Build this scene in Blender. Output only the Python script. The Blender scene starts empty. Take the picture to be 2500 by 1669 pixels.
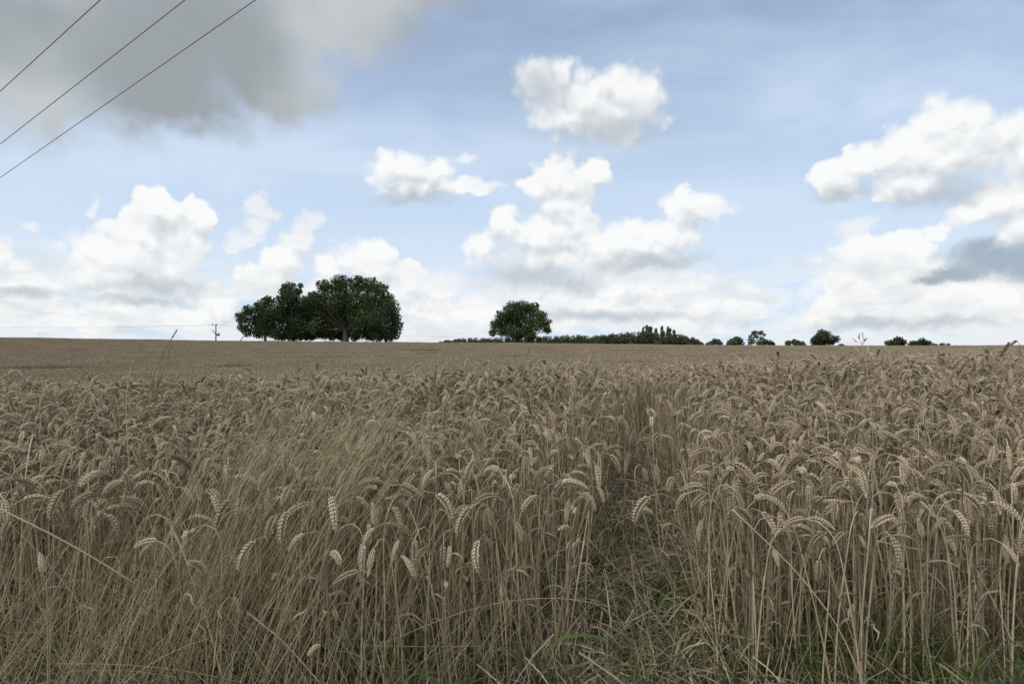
import bpy, math, random
import numpy as np
from mathutils import Vector, Euler

random.seed(7)
rng = np.random.default_rng(11)
SC = bpy.context.scene
COL = SC.collection
EYE = 1.10                       # eye height above the field margin
FPX = 1389.0                     # focal length in pixels of the 2500 px wide photograph (20 mm lens)

# ------------------------------------------------------------------ camera
cam_data = bpy.data.cameras.new('camera')
cam_data.lens = 20.0
cam_data.sensor_width = 36.0
cam_data.clip_start = 0.05
cam_data.clip_end = 6000
cam_data.dof.use_dof = True
cam_data.dof.focus_distance = 3.6
cam_data.dof.aperture_fstop = 11
cam = bpy.data.objects.new('camera', cam_data)
cam.location = (0, 0, EYE)
cam.rotation_euler = (math.radians(90), 0, 0)
COL.objects.link(cam)
SC.camera = cam

SC.view_settings.view_transform = 'Standard'
SC.view_settings.look = 'None'
SC.view_settings.exposure = 0.0
SC.view_settings.gamma = 1.0
SC.render.engine = 'CYCLES'
SC.cycles.max_bounces = 5
SC.cycles.diffuse_bounces = 3
SC.cycles.glossy_bounces = 1
SC.cycles.transmission_bounces = 2
SC.cycles.transparent_max_bounces = 4

# ------------------------------------------------------------------ sun
SUN_EL, SUN_AZ = 52.0, -120.0      # azimuth measured from the view direction (+Y) towards +X: behind and left
sun_data = bpy.data.lights.new('sun', 'SUN')
sun_data.energy = 2.0
sun_data.angle = math.radians(9)
sun_data.color = (1.0, 0.95, 0.86)
sun = bpy.data.objects.new('sun', sun_data)
_e, _a = math.radians(SUN_EL), math.radians(SUN_AZ)
sun_dir = Vector((math.cos(_e) * math.sin(_a), math.cos(_e) * math.cos(_a), math.sin(_e)))
sun.rotation_euler = (-sun_dir).to_track_quat('-Z', 'Y').to_euler()
sun.location = (0, 0, 50)
COL.objects.link(sun)

# ------------------------------------------------------------------ world: Nishita sky with cumulus
K = 1.0643                        # clouds were measured on a 2349 px wide view
def px_to_azel(x, y):
    u, v = (x * K - 1250) / FPX, (834.5 - y * K) / FPX
    az = math.atan(u)
    return az, math.atan(v * math.cos(az))

WHITE = [  # cumulus lobes: x, y, rx, ry, weight
 (370,472,62,50),(458,478,42,40),(330,535,95,55),(300,590,140,55),(420,560,65,75),(200,612,60,26),
 (642,600,50,36),
 (8,590,38,34),(52,622,42,22),(60,672,85,34),(100,735,140,36),(270,705,90,36),(430,725,90,26),(505,690,48,40),
 (850,605,82,46),(940,632,58,30),(745,622,45,26),(830,690,170,60),(1000,720,130,45),
 (885,392,42,38),(932,398,48,38),(990,412,42,38),(955,442,85,24),(1065,440,58,16),
 (1285,165,24,42),(1235,200,64,52),(1340,218,88,58),(1440,222,66,66),(1400,272,108,48),(1300,272,85,38),
 (1300,408,72,52),(1362,390,45,34),(1230,412,40,22),(1300,470,56,40),(1150,510,32,46),(1112,562,36,44),
 (1250,545,120,46),(1400,545,120,42),(1590,475,66,36),(1580,442,24,22),(1540,532,90,38),(1350,595,220,44),
 (1450,650,190,46),(1250,670,120,44),(1420,705,230,36),(1600,690,62,46),(1700,700,52,36),(1090,715,80,36),
 (2160,282,66,50),(2232,272,46,40),(2085,332,66,42),(2010,362,95,36),(1922,402,64,44),(2150,368,130,50),
 (2310,290,44,40),(2345,340,60,70),(2285,452,74,52),(2330,520,60,54),
 (1985,572,88,46),(2062,562,56,36),(2160,525,36,24),(1935,640,80,66),(2010,682,130,52),(1905,705,50,40),
 (2290,692,120,36),(2200,722,170,36),
 (2210,330,120,60),(2060,415,70,26),(2340,430,60,60),(760,730,160,36),(600,640,70,40),(1180,745,170,24),(1560,735,150,26),
 (180,745,200,22),(950,660,90,34),(300,640,150,40),(1960,725,150,26),(2300,735,160,26),(690,560,40,28),
 (2090,610,110,56),(2190,665,150,46),(1960,665,90,60),(2110,560,60,34),(2230,470,70,40),(2090,420,120,30),(1460,560,120,50),(1300,520,90,50)]
GREY = [  # shaded cumulus bases
 (360,655,125,17),(330,690,110,12),(1220,640,95,26),(1300,655,75,20),(1380,727,190,14),(1480,600,130,16),
 (2150,440,120,22),(1990,742,120,16),(2160,742,140,14),(60,690,90,14),
 (1240,205,66,40),(1400,300,110,24),(950,460,80,12),(1930,430,60,18)]
SHADE = [  # the strongly shaded cloud at the right
 (2300,596,120,44),(2215,622,80,26),(2355,600,80,54),(2160,634,50,14),(2250,572,60,34)]
WISP = [  # small dissolving scraps
 (205,480,16,26),(196,500,24,12),(75,520,22,13),(590,470,30,22),(612,492,26,18),(585,515,26,24),(560,540,40,18),(540,556,26,10),
 (722,508,28,20),(700,530,28,24),(675,555,40,24),(1110,432,50,14),(1060,372,24,10),(1650,480,40,16),(1010,640,60,24),(1960,515,60,18)]
DARK = [  # the big grey cloud overhead at the left
 (-40,90,260,160),(160,110,300,140),(430,40,330,150),(700,0,280,90),(930,-20,150,62),(620,190,130,70),
 (330,215,230,60),(330,130,280,130),(560,120,180,100),(90,215,170,55),(-150,150,200,120)]

world = bpy.data.worlds.new('World')
SC.world = world
world.use_nodes = True
try:
    world.cycles.sampling_method = 'MANUAL'
    world.cycles.sample_map_resolution = 512
except Exception:
    pass
nt = world.node_tree
nt.nodes.clear()
N, L = nt.nodes, nt.links
def nd(tree, kind, **kw):
    n = tree.nodes.new(kind)
    for k, v in kw.items():
        setattr(n, k, v)
    return n
def mth(tree, op, a, b=None, c=None, clamp=False):
    n = tree.nodes.new('ShaderNodeMath'); n.operation = op; n.use_clamp = clamp
    for i, s in enumerate((a, b, c)):
        if s is None: continue
        if isinstance(s, (int, float)): n.inputs[i].default_value = s
        else: tree.links.new(s, n.inputs[i])
    return n.outputs[0]
def vmt(tree, op, a, b=None):
    n = tree.nodes.new('ShaderNodeVectorMath'); n.operation = op
    for i, s in enumerate((a, b)):
        if s is None: continue
        if isinstance(s, (tuple, list)): n.inputs[i].default_value = s
        else: tree.links.new(s, n.inputs[i])
    return n.outputs['Value'] if op == 'LENGTH' else n.outputs[0]
def smooth(tree, v, lo, hi):
    n = tree.nodes.new('ShaderNodeMapRange'); n.interpolation_type = 'SMOOTHSTEP'
    tree.links.new(v, n.inputs['Value'])
    for k, s in (('From Min', lo), ('From Max', hi)):
        if isinstance(s, (int, float)): n.inputs[k].default_value = s
        else: tree.links.new(s, n.inputs[k])
    return n.outputs[0]
def mixc(tree, f, a, b):
    n = tree.nodes.new('ShaderNodeMix'); n.data_type = 'RGBA'
    for i, s in ((0, f), (6, a), (7, b)):
        if isinstance(s, (int, float)): n.inputs[i].default_value = s
        elif isinstance(s, (tuple, list)): n.inputs[i].default_value = (*s, 1) if len(s) == 3 else s
        else: tree.links.new(s, n.inputs[i])
    return n.outputs[2]
def noise(tree, vec, scale, detail=4, rough=0.5, dist=0.0):
    n = tree.nodes.new('ShaderNodeTexNoise')
    n.inputs['Scale'].default_value = scale; n.inputs['Detail'].default_value = detail
    n.inputs['Roughness'].default_value = rough; n.inputs['Distortion'].default_value = dist
    if vec is not None: tree.links.new(vec, n.inputs['Vector'])
    return n

tc = nd(nt, 'ShaderNodeTexCoord')
sep = nd(nt, 'ShaderNodeSeparateXYZ'); L.new(tc.outputs['Generated'], sep.inputs[0])
azs = mth(nt, 'ARCTAN2', sep.outputs[0], sep.outputs[1])
els = mth(nt, 'ARCSINE', sep.outputs[2])
comb = nd(nt, 'ShaderNodeCombineXYZ'); L.new(azs, comb.inputs[0]); L.new(els, comb.inputs[1])
P = comb.outputs[0]
# noise is read on the sphere of directions, so nothing tears behind the viewer
DIR = tc.outputs['Generated']
w1 = noise(nt, DIR, 9.0, 3, 0.55)
w2 = noise(nt, DIR, 34.0, 5, 0.6)
def warp(amp1, amp2):
    a = vmt(nt, 'SUBTRACT', w1.outputs['Color'], (0.5, 0.5, 0.5))
    b = vmt(nt, 'SUBTRACT', w2.outputs['Color'], (0.5, 0.5, 0.5))
    a = vmt(nt, 'MULTIPLY', a, (amp1, amp1, 0)); b = vmt(nt, 'MULTIPLY', b, (amp2, amp2, 0))
    return vmt(nt, 'ADD', vmt(nt, 'ADD', P, a), b)
def union(pvec, blobs, k):
    acc = None
    for i, (x, y, rx, ry) in enumerate(blobs):
        if i and i % 6 == 0:       # makes the shader work the lobes off one after another, within its memory
            t = mth(nt, 'MULTIPLY', acc, 1e-7)
            pvec = vmt(nt, 'ADD', pvec, t)
        az, el = px_to_azel(x, y)
        sx, sy = 1 / (1 + math.tan(az) ** 2) * K / FPX, math.cos(az) * K / FPX
        m = nd(nt, 'ShaderNodeMapping'); m.vector_type = 'TEXTURE'
        m.inputs['Location'].default_value = (az, el, 0)
        m.inputs['Scale'].default_value = (rx * sx, ry * sy, 1)
        L.new(pvec, m.inputs['Vector'])
        ln = vmt(nt, 'LENGTH', m.outputs[0])
        acc = ln if acc is None else mth(nt, 'SMOOTH_MIN', acc, ln, k)
    return acc                     # <1 inside
sky = nd(nt, 'ShaderNodeTexSky')
sky.sky_type = 'NISHITA'
sky.sun_disc = False
sky.sun_elevation = math.radians(SUN_EL)
sky.sun_rotation = math.radians(SUN_AZ)
sky.air_density = 1.0
sky.dust_density = 0.6
sky.ozone_density = 2.0
STR = 0.15
def lin(r, g, b):
    f = lambda c: ((c / 255 + 0.055) / 1.055) ** 2.4 if c > 10 else c / 255 / 12.92
    return tuple(f(c) / STR for c in (r, g, b))
# thin high veil: strongest low down, streaky
streak = nd(nt, 'ShaderNodeMapping'); L.new(DIR, streak.inputs['Vector'])
streak.inputs['Rotation'].default_value = (0.2, 0.35, 0.5); streak.inputs['Scale'].default_value = (1.4, 5.0, 6.0)
vn = noise(nt, streak.outputs[0], 1.7, 4, 0.5, 0.3)
veil = smooth(nt, vn.outputs['Fac'], 0.38, 0.80)
low = smooth(nt, els, 0.62, -0.02)
veil_f = mth(nt, 'ADD', mth(nt, 'MULTIPLY', veil, 0.32), mth(nt, 'MULTIPLY', low, 0.78), clamp=True)
veil_f = mth(nt, 'MINIMUM', mth(nt, 'ADD', veil_f, 0.23), 0.9)
base = mixc(nt, veil_f, sky.outputs[0], lin(212, 229, 249))
# cumulus: rounded puffs (cell noise) on a union of lobes, read twice so that tops are lit and bases shaded
def puffs(vec):
    v = nt.nodes.new('ShaderNodeTexVoronoi'); v.feature = 'F1'
    v.inputs['Scale'].default_value = 21.0; v.inputs['Detail'].default_value = 1.0; v.inputs['Roughness'].default_value = 0.55
    v.inputs['Lacunarity'].default_value = 2.3
    L.new(vec, v.inputs['Vector']); return v.outputs['Distance']
pw = warp(0.060, 0.026)
wd = vmt(nt, 'ADD', DIR, vmt(nt, 'MULTIPLY', vmt(nt, 'SUBTRACT', w2.outputs['Color'], (0.5, 0.5, 0.5)), (0.03, 0.03, 0.03)))
fine = noise(nt, DIR, 52.0, 5, 0.62)
bil = noise(nt, DIR, 13.0, 5, 0.58)
pf0 = puffs(wd)
pf1 = puffs(vmt(nt, 'ADD', wd, (-0.004, -0.004, 0.013)))
dw = union(pw, WHITE, 0.25)
dwn = mth(nt, 'ADD', dw, mth(nt, 'MULTIPLY', mth(nt, 'SUBTRACT', pf0, 0.80), 0.58))
dwn = mth(nt, 'ADD', dwn, mth(nt, 'MULTIPLY', mth(nt, 'SUBTRACT', fine.outputs['Fac'], 0.5), 0.36))
pw1 = vmt(nt, 'ADD', pw, mth(nt, 'MULTIPLY', dwn, 1e-7))
dw1 = union(vmt(nt, 'ADD', pw1, (-0.008, 0.030, 0.0)), WHITE, 0.25)
slope = mth(nt, 'SUBTRACT', dw1, dw)
pslope = mth(nt, 'SUBTRACT', pf1, pf0)
# clouds out of the photograph's view (behind and above)
gen = noise(nt, DIR, 3.2, 6, 0.56)
side = smooth(nt, mth(nt, 'ABSOLUTE', azs), 0.85, 1.15)
top = smooth(nt, els, 0.62, 0.80)
outside = mth(nt, 'MAXIMUM', side, top)
gen_d = mth(nt, 'SUBTRACT', 1.55, mth(nt, 'MULTIPLY', gen.outputs['Fac'], 1.25))
gen_d = mth(nt, 'ADD', gen_d, mth(nt, 'MULTIPLY', mth(nt, 'SUBTRACT', 1.0, outside), 3.0))
dall = mth(nt, 'MINIMUM', dwn, gen_d)
# edges: some crisp, some dissolving
soft = smooth(nt, noise(nt, DIR, 5.0, 2, 0.5).outputs['Fac'], 0.35, 0.65)
hi_edge = mth(nt, 'ADD', 1.11, mth(nt, 'MULTIPLY', soft, 0.24))
lo_edge = mth(nt, 'SUBTRACT', 0.90, mth(nt, 'MULTIPLY', soft, 0.36))
a_w = smooth(nt, dall, hi_edge, lo_edge)
shade = mth(nt, 'ADD', mth(nt, 'ADD', 0.64, mth(nt, 'MULTIPLY', slope, 0.70)), mth(nt, 'MULTIPLY', pslope, 0.85), clamp=True)
shade = mth(nt, 'ADD', shade, mth(nt, 'MULTIPLY', mth(nt, 'SUBTRACT', bil.outputs['Fac'], 0.5), 0.35), clamp=True)
wcol = mixc(nt, shade, lin(207, 213, 220), lin(253, 253, 252))
c1 = mixc(nt, mth(nt, 'MULTIPLY', a_w, 0.94), base, wcol)
# low bank of cloud near the horizon
bank = nd(nt, 'ShaderNodeMapping'); L.new(P, bank.inputs['Vector']); bank.inputs['Scale'].default_value = (6.0, 20.0, 1)
bn = noise(nt, bank.outputs[0], 1.0, 6, 0.62, 0.4)
bank_a = mth(nt, 'MULTIPLY', smooth(nt, bn.outputs['Fac'], 0.36, 0.60), smooth(nt, els, 0.19, 0.04))
bank_c = mixc(nt, smooth(nt, bn.outputs['Fac'], 0.46, 0.66), lin(249, 249, 249), lin(224, 229, 233))
c2 = mixc(nt, mth(nt, 'MULTIPLY', bank_a, 0.92), c1, bank_c)
# small wisps
wsp = union(warp(0.05, 0.045), WISP, 0.25)
wsp = mth(nt, 'ADD', wsp, mth(nt, 'MULTIPLY', mth(nt, 'SUBTRACT', fine.outputs['Fac'], 0.5), 1.0))
a_s = mth(nt, 'MULTIPLY', smooth(nt, wsp, 1.45, 0.35), 0.85)
c2 = mixc(nt, a_s, c2, mixc(nt, bil.outputs['Fac'], lin(232, 236, 241), lin(250, 250, 250)))
# grey bases
pg = warp(0.06, 0.03)
dg = union(pg, GREY, 0.25)
dgn = mth(nt, 'ADD', dg, mth(nt, 'MULTIPLY', mth(nt, 'SUBTRACT', fine.outputs['Fac'], 0.5), 0.6))
a_g = mth(nt, 'MULTIPLY', smooth(nt, dgn, 1.75, 0.05), 0.74)
c3 = mixc(nt, a_g, c2, lin(182, 193, 203))
# the shaded cloud at the right
dsh = union(warp(0.05, 0.03), SHADE, 0.25)
dsh = mth(nt, 'ADD', dsh, mth(nt, 'MULTIPLY', mth(nt, 'SUBTRACT', bil.outputs['Fac'], 0.5), 0.6))
c3 = mixc(nt, mth(nt, 'MULTIPLY', smooth(nt, dsh, 1.30, 0.60), 0.88), c3, mixc(nt, smooth(nt, dsh, 0.3, 1.1), lin(158, 174, 188), lin(190, 200, 209)))
# the big dark cloud
pd = warp(0.13, 0.035)
dd = union(pd, DARK, 0.3)
a_d = mth(nt, 'MULTIPLY', smooth(nt, mth(nt, 'ADD', dd, mth(nt, 'MULTIPLY', mth(nt, 'SUBTRACT', bil.outputs['Fac'], 0.5), 0.9)), 1.50, 0.42), 0.95)
dn = noise(nt, DIR, 4.2, 3, 0.5)
dcol = mixc(nt, smooth(nt, dn.outputs['Fac'], 0.30, 0.72), lin(155, 162, 165), lin(199, 204, 206))
c4 = mixc(nt, a_d, c3, dcol)
bg = nd(nt, 'ShaderNodeBackground'); bg.inputs['Strength'].default_value = STR
L.new(c4, bg.inputs['Color'])
wo = nd(nt, 'ShaderNodeOutputWorld'); L.new(bg.outputs[0], wo.inputs[0])

# ------------------------------------------------------------------ helpers
class Mesh:
    """collects vertices and faces, then links them as ONE mesh"""
    def __init__(s): s.v, s.f, s.n, s.mi = [], [], 0, []
    def add(s, verts, faces, mat=0):
        verts = np.asarray(verts, float).reshape(-1, 3)
        s.v.append(verts); s.f.extend([tuple(int(i) + s.n for i in f) for f in faces]); s.mi.extend([mat] * len(faces)); s.n += len(verts)
    def merge(s, o, mat=0, off=(0, 0, 0)):
        s.add(np.vstack(o.v) + np.asarray(off), o.f, mat)
    def mesh(s, name, mats, smooth=True):
        me = bpy.data.meshes.new(name)
        me.from_pydata(np.vstack(s.v).tolist(), [], s.f)
        for m in (mats if isinstance(mats, (list, tuple)) else [mats]): me.materials.append(m)
        if any(s.mi): me.polygons.foreach_set('material_index', s.mi)
        if smooth: me.polygons.foreach_set('use_smooth', [True] * len(me.polygons))
        me.update()
        return me
    def build(s, name, mats, parent=None, smooth=True):
        o = bpy.data.objects.new(name, s.mesh(name, mats, smooth)); COL.objects.link(o)
        if parent is not None: o.parent = parent
        return o

def frames(path):
    path = np.asarray(path, float)
    t = np.gradient(path, axis=0); t /= np.linalg.norm(t, axis=1)[:, None] + 1e-12
    ref = np.array([0, 1, 0.0]) if abs(t[0][1]) < 0.9 else np.array([1.0, 0, 0])
    out_n, out_b = [], []
    n = ref - t[0] * ref.dot(t[0]); n /= np.linalg.norm(n)
    for k in range(len(path)):
        n = n - t[k] * n.dot(t[k]); n /= np.linalg.norm(n) + 1e-12
        out_n.append(n); out_b.append(np.cross(t[k], n))
    return t, np.array(out_n), np.array(out_b)
def add_tube(m, path, rad, sides=6, mat=0, cap=False):
    path = np.asarray(path, float); rad = np.broadcast_to(np.asarray(rad, float), (len(path),))
    t, n, b = frames(path)
    a = np.arange(sides) * 2 * math.pi / sides
    ring = path[:, None, :] + rad[:, None, None] * (np.cos(a)[None, :, None] * n[:, None, :] + np.sin(a)[None, :, None] * b[:, None, :])
    faces = []
    for i in range(len(path) - 1):
        for j in range(sides):
            j2 = (j + 1) % sides
            faces.append((i * sides + j, i * sides + j2, (i + 1) * sides + j2, (i + 1) * sides + j))
    if cap:
        faces.append(tuple(range(sides - 1, -1, -1))); faces.append(tuple((len(path) - 1) * sides + j for j in range(sides)))
    m.add(ring.reshape(-1, 3), faces, mat)
def add_strip(m, path, width, twist0=0.0, twist1=0.0, fold=0.0, mat=0):
    """a leaf blade: a folded ribbon"""
    path = np.asarray(path, float); t, n, b = frames(path); k = len(path)
    tw = np.linspace(twist0, twist1, k)[:, None]
    s = np.cos(tw) * n + np.sin(tw) * b; u = -np.sin(tw) * n + np.cos(tw) * b
    w = np.broadcast_to(np.asarray(width, float), (k,))[:, None]
    v = np.stack([path - s * w * 0.5 + u * w * fold, path, path + s * w * 0.5 + u * w * fold], 1).reshape(-1, 3)
    f = []
    for i in range(k - 1):
        f += [(i*3, i*3+1, i*3+4, i*3+3), (i*3+1, i*3+2, i*3+5, i*3+4)]
    m.add(v, f, mat)
def add_kernel(m, p, d, side, length, wx, wy, sides=6, rings=((0.0, .35), (.22, .9), (.5, 1.0), (.8, .62)), mat=0):
    """a pointed grain husk from p along d"""
    d = d / np.linalg.norm(d); side = side - d * side.dot(d); side /= np.linalg.norm(side); up = np.cross(d, side)
    a = np.arange(sides) * 2 * math.pi / sides
    v = []
    for tt, r in rings:
        v.append(p + d * length * tt + r * (np.cos(a)[:, None] * side * wx + np.sin(a)[:, None] * up * wy))
    v = np.vstack(v + [(p + d * length)[None]])
    f = []
    for i in range(len(rings) - 1):
        for j in range(sides):
            j2 = (j + 1) % sides
            f.append((i*sides+j, i*sides+j2, (i+1)*sides+j2, (i+1)*sides+j))
    tip = len(v) - 1; i = len(rings) - 1
    for j in range(sides): f.append((i*sides+j, i*sides+(j+1) % sides, tip))
    m.add(v, f, mat)
def add_box(m, c, s, mat=0):
    c, s = np.asarray(c, float), np.asarray(s, float) / 2
    v = [c + s * np.array(k) for k in ((-1,-1,-1),(1,-1,-1),(1,1,-1),(-1,1,-1),(-1,-1,1),(1,-1,1),(1,1,1),(-1,1,1))]
    m.add(v, [(0,3,2,1),(4,5,6,7),(0,1,5,4),(1,2,6,5),(2,3,7,6),(3,0,4,7)], mat)
def tag(o, label=None, cat=None, group=None, kind=None):
    if label: o['label'] = label
    if cat: o['category'] = cat
    if group: o['group'] = group
    if kind: o['kind'] = kind
    return o
def empty(name, loc, rz=0.0):
    o = bpy.data.objects.new(name, None); o.location = loc; o.rotation_euler = (0, 0, rz)
    o.empty_display_size = 0.1; COL.objects.link(o); return o
def at(x, y, depth):
    """photograph pixel (2500 wide) at a depth -> world point"""
    return np.array([(x - 1250) / FPX * depth, depth, EYE + (834.5 - y) / FPX * depth])

# ------------------------------------------------------------------ materials
def principled(name):
    m = bpy.data.materials.new(name); m.use_nodes = True
    t = m.node_tree; t.nodes.clear()
    b = t.nodes.new('ShaderNodeBsdfPrincipled'); o = t.nodes.new('ShaderNodeOutputMaterial')
    t.links.new(b.outputs[0], o.inputs[0])
    return m, t, b
def plant_mat(name, dark, mid, pale, rough=0.7, grain=55.0, trans=0.0, patch=0.0, spec=0.25, island=False):
    """dry or green plant matter: its tone differs from plant to plant and along the plant"""
    m, t, b = principled(name)
    oi = t.nodes.new('ShaderNodeObjectInfo'); geo = t.nodes.new('ShaderNodeNewGeometry')
    n1 = noise(t, geo.outputs['Position'], grain, 3, 0.6)
    f = mth(t, 'ADD', mth(t, 'MULTIPLY', geo.outputs['Random Per Island'] if island else oi.outputs['Random'], 0.62), mth(t, 'MULTIPLY', n1.outputs['Fac'], 0.55))
    if patch:
        n2 = noise(t, geo.outputs['Position'], patch, 3, 0.55)
        f = mth(t, 'ADD', f, mth(t, 'MULTIPLY', mth(t, 'SUBTRACT', n2.outputs['Fac'], 0.5), 0.7))
    r = t.nodes.new('ShaderNodeValToRGB'); t.links.new(f, r.inputs[0])
    e = r.color_ramp.elements
    e[0].position = 0.15; e[0].color = (*dark, 1); e[1].position = 1.0; e[1].color = (*pale, 1)
    k = e.new(0.58); k.color = (*mid, 1)
    t.links.new(r.outputs[0], b.inputs['Base Color'])
    b.inputs['Roughness'].default_value = rough
    b.inputs['Specular IOR Level'].default_value = spec
    if trans:
        tr = t.nodes.new('ShaderNodeBsdfTranslucent'); mx = t.nodes.new('ShaderNodeMixShader')
        t.links.new(r.outputs[0], tr.inputs[0]); mx.inputs[0].default_value = trans
        t.links.new(b.outputs[0], mx.inputs[1]); t.links.new(tr.outputs[0], mx.inputs[2])
        t.links.new(mx.outputs[0], t.nodes['Material Output'].inputs[0])
    return m
M_EAR = plant_mat('ripe_ear', (.20, .156, .100), (.39, .318, .214), (.54, .455, .325), 0.6, 160)
M_STEM = plant_mat('straw_stem', (.10, .08, .048), (.33, .265, .16), (.60, .50, .34), 0.5, 26, spec=0.4)
M_LEAF = plant_mat('dry_leaf', (.10, .082, .055), (.24, .20, .14), (.46, .40, .30), 0.7, 40, 0.15)
M_FAR = plant_mat('ripe_crop', (.165, .130, .086), (.305, .248, .166), (.45, .372, .255), 0.7, 9.0, patch=0.35, island=True)
M_GRASS = plant_mat('dry_grass', (.14, .115, .062), (.40, .335, .20), (.64, .56, .385), 0.55, 18, 0.1, island=True)
M_GREEN = plant_mat('green_grass', (.045, .075, .018), (.085, .13, .035), (.17, .20, .075), 0.55, 14, 0.3, island=True)
M_LITTER = plant_mat('straw_litter', (.08, .065, .045), (.24, .20, .135), (.48, .41, .30), 0.7, 30, island=True)
M_PALE = plant_mat('pale_straw', (.36, .30, .19), (.46, .39, .26), (.55, .48, .34), 0.55, 20)
M_BROWN = plant_mat('brown_seed', (.10, .07, .045), (.16, .115, .075), (.24, .18, .12), 0.7, 90)
M_OLIVE = plant_mat('olive_stem', (.12, .12, .045), (.19, .185, .075), (.26, .25, .11), 0.6, 30)

def soil():
    m, t, b = principled('field_soil')
    geo = t.nodes.new('ShaderNodeNewGeometry')
    n1 = noise(t, geo.outputs['Position'], 3.0, 6, 0.62); n2 = noise(t, geo.outputs['Position'], 45.0, 5, 0.6)
    f = mth(t, 'ADD', mth(t, 'MULTIPLY', n1.outputs['Fac'], 0.5), mth(t, 'MULTIPLY', n2.outputs['Fac'], 0.5))
    c = mixc(t, smooth(t, f, 0.35, 0.68), (.032, .026, .017), (.105, .085, .055))
    t.links.new(c, b.inputs['Base Color']); b.inputs['Roughness'].default_value = 0.95
    bp = t.nodes.new('ShaderNodeBump'); bp.inputs['Strength'].default_value = 0.8; bp.inputs['Distance'].default_value = 0.03
    t.links.new(n2.outputs['Fac'], bp.inputs['Height']); t.links.new(bp.outputs[0], b.inputs['Normal'])
    return m
M_SOIL = soil()
def foliage(name, dark, mid, pale):
    m, t, b = principled(name)
    geo = t.nodes.new('ShaderNodeNewGeometry'); oi = t.nodes.new('ShaderNodeObjectInfo')
    n1 = noise(t, geo.outputs['Position'], 0.55, 3, 0.6)
    f = mth(t, 'ADD', mth(t, 'MULTIPLY', geo.outputs['Random Per Island'], 0.55), mth(t, 'MULTIPLY', n1.outputs['Fac'], 0.6))
    r = t.nodes.new('ShaderNodeValToRGB'); t.links.new(f, r.inputs[0]); e = r.color_ramp.elements
    e[0].position = .2; e[0].color = (*dark, 1); e[1].position = .95; e[1].color = (*pale, 1); k = e.new(.58); k.color = (*mid, 1)
    t.links.new(r.outputs[0], b.inputs['Base Color']); b.inputs['Roughness'].default_value = 0.6; b.inputs['Specular IOR Level'].default_value = 0.25
    tr = t.nodes.new('ShaderNodeBsdfTranslucent'); mx = t.nodes.new('ShaderNodeMixShader'); t.links.new(r.outputs[0], tr.inputs[0])
    mx.inputs[0].default_value = 0.22
    t.links.new(b.outputs[0], mx.inputs[1]); t.links.new(tr.outputs[0], mx.inputs[2]); t.links.new(mx.outputs[0], t.nodes['Material Output'].inputs[0])
    return m
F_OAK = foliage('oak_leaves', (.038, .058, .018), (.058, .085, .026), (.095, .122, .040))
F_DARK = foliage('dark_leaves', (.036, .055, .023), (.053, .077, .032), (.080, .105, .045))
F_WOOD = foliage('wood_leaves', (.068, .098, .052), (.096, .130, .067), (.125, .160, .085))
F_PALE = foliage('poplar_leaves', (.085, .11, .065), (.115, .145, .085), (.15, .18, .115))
def bark():
    m, t, b = principled('bark')
    geo = t.nodes.new('ShaderNodeNewGeometry'); n = noise(t, geo.outputs['Position'], 4.0, 5, 0.65)
    t.links.new(mixc(t, n.outputs['Fac'], (.05, .043, .033), (.16, .145, .115)), b.inputs['Base Color']); b.inputs['Roughness'].default_value = 0.9
    return m
M_BARK = bark()
def plain(name, col, rough=0.6, metal=0.0):
    m, t, b = principled(name)
    geo = t.nodes.new('ShaderNodeNewGeometry'); n = noise(t, geo.outputs['Position'], 6.0, 4, 0.6)
    d = tuple(c * 0.75 for c in col); p = tuple(c * 1.2 for c in col)
    t.links.new(mixc(t, n.outputs['Fac'], d, p), b.inputs['Base Color'])
    b.inputs['Roughness'].default_value = rough; b.inputs['Metallic'].default_value = metal
    return m
M_CABLE = plain('cable', (.17, .165, .16), 0.6)
M_FARWIRE = plain('aluminium_wire', (.42, .43, .45), 0.5)
M_POLE = plain('weathered_pole', (.10, .09, .09), 0.85)
M_IRON = plain('galvanised_iron', (.12, .125, .14), 0.5, 0.4)

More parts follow.
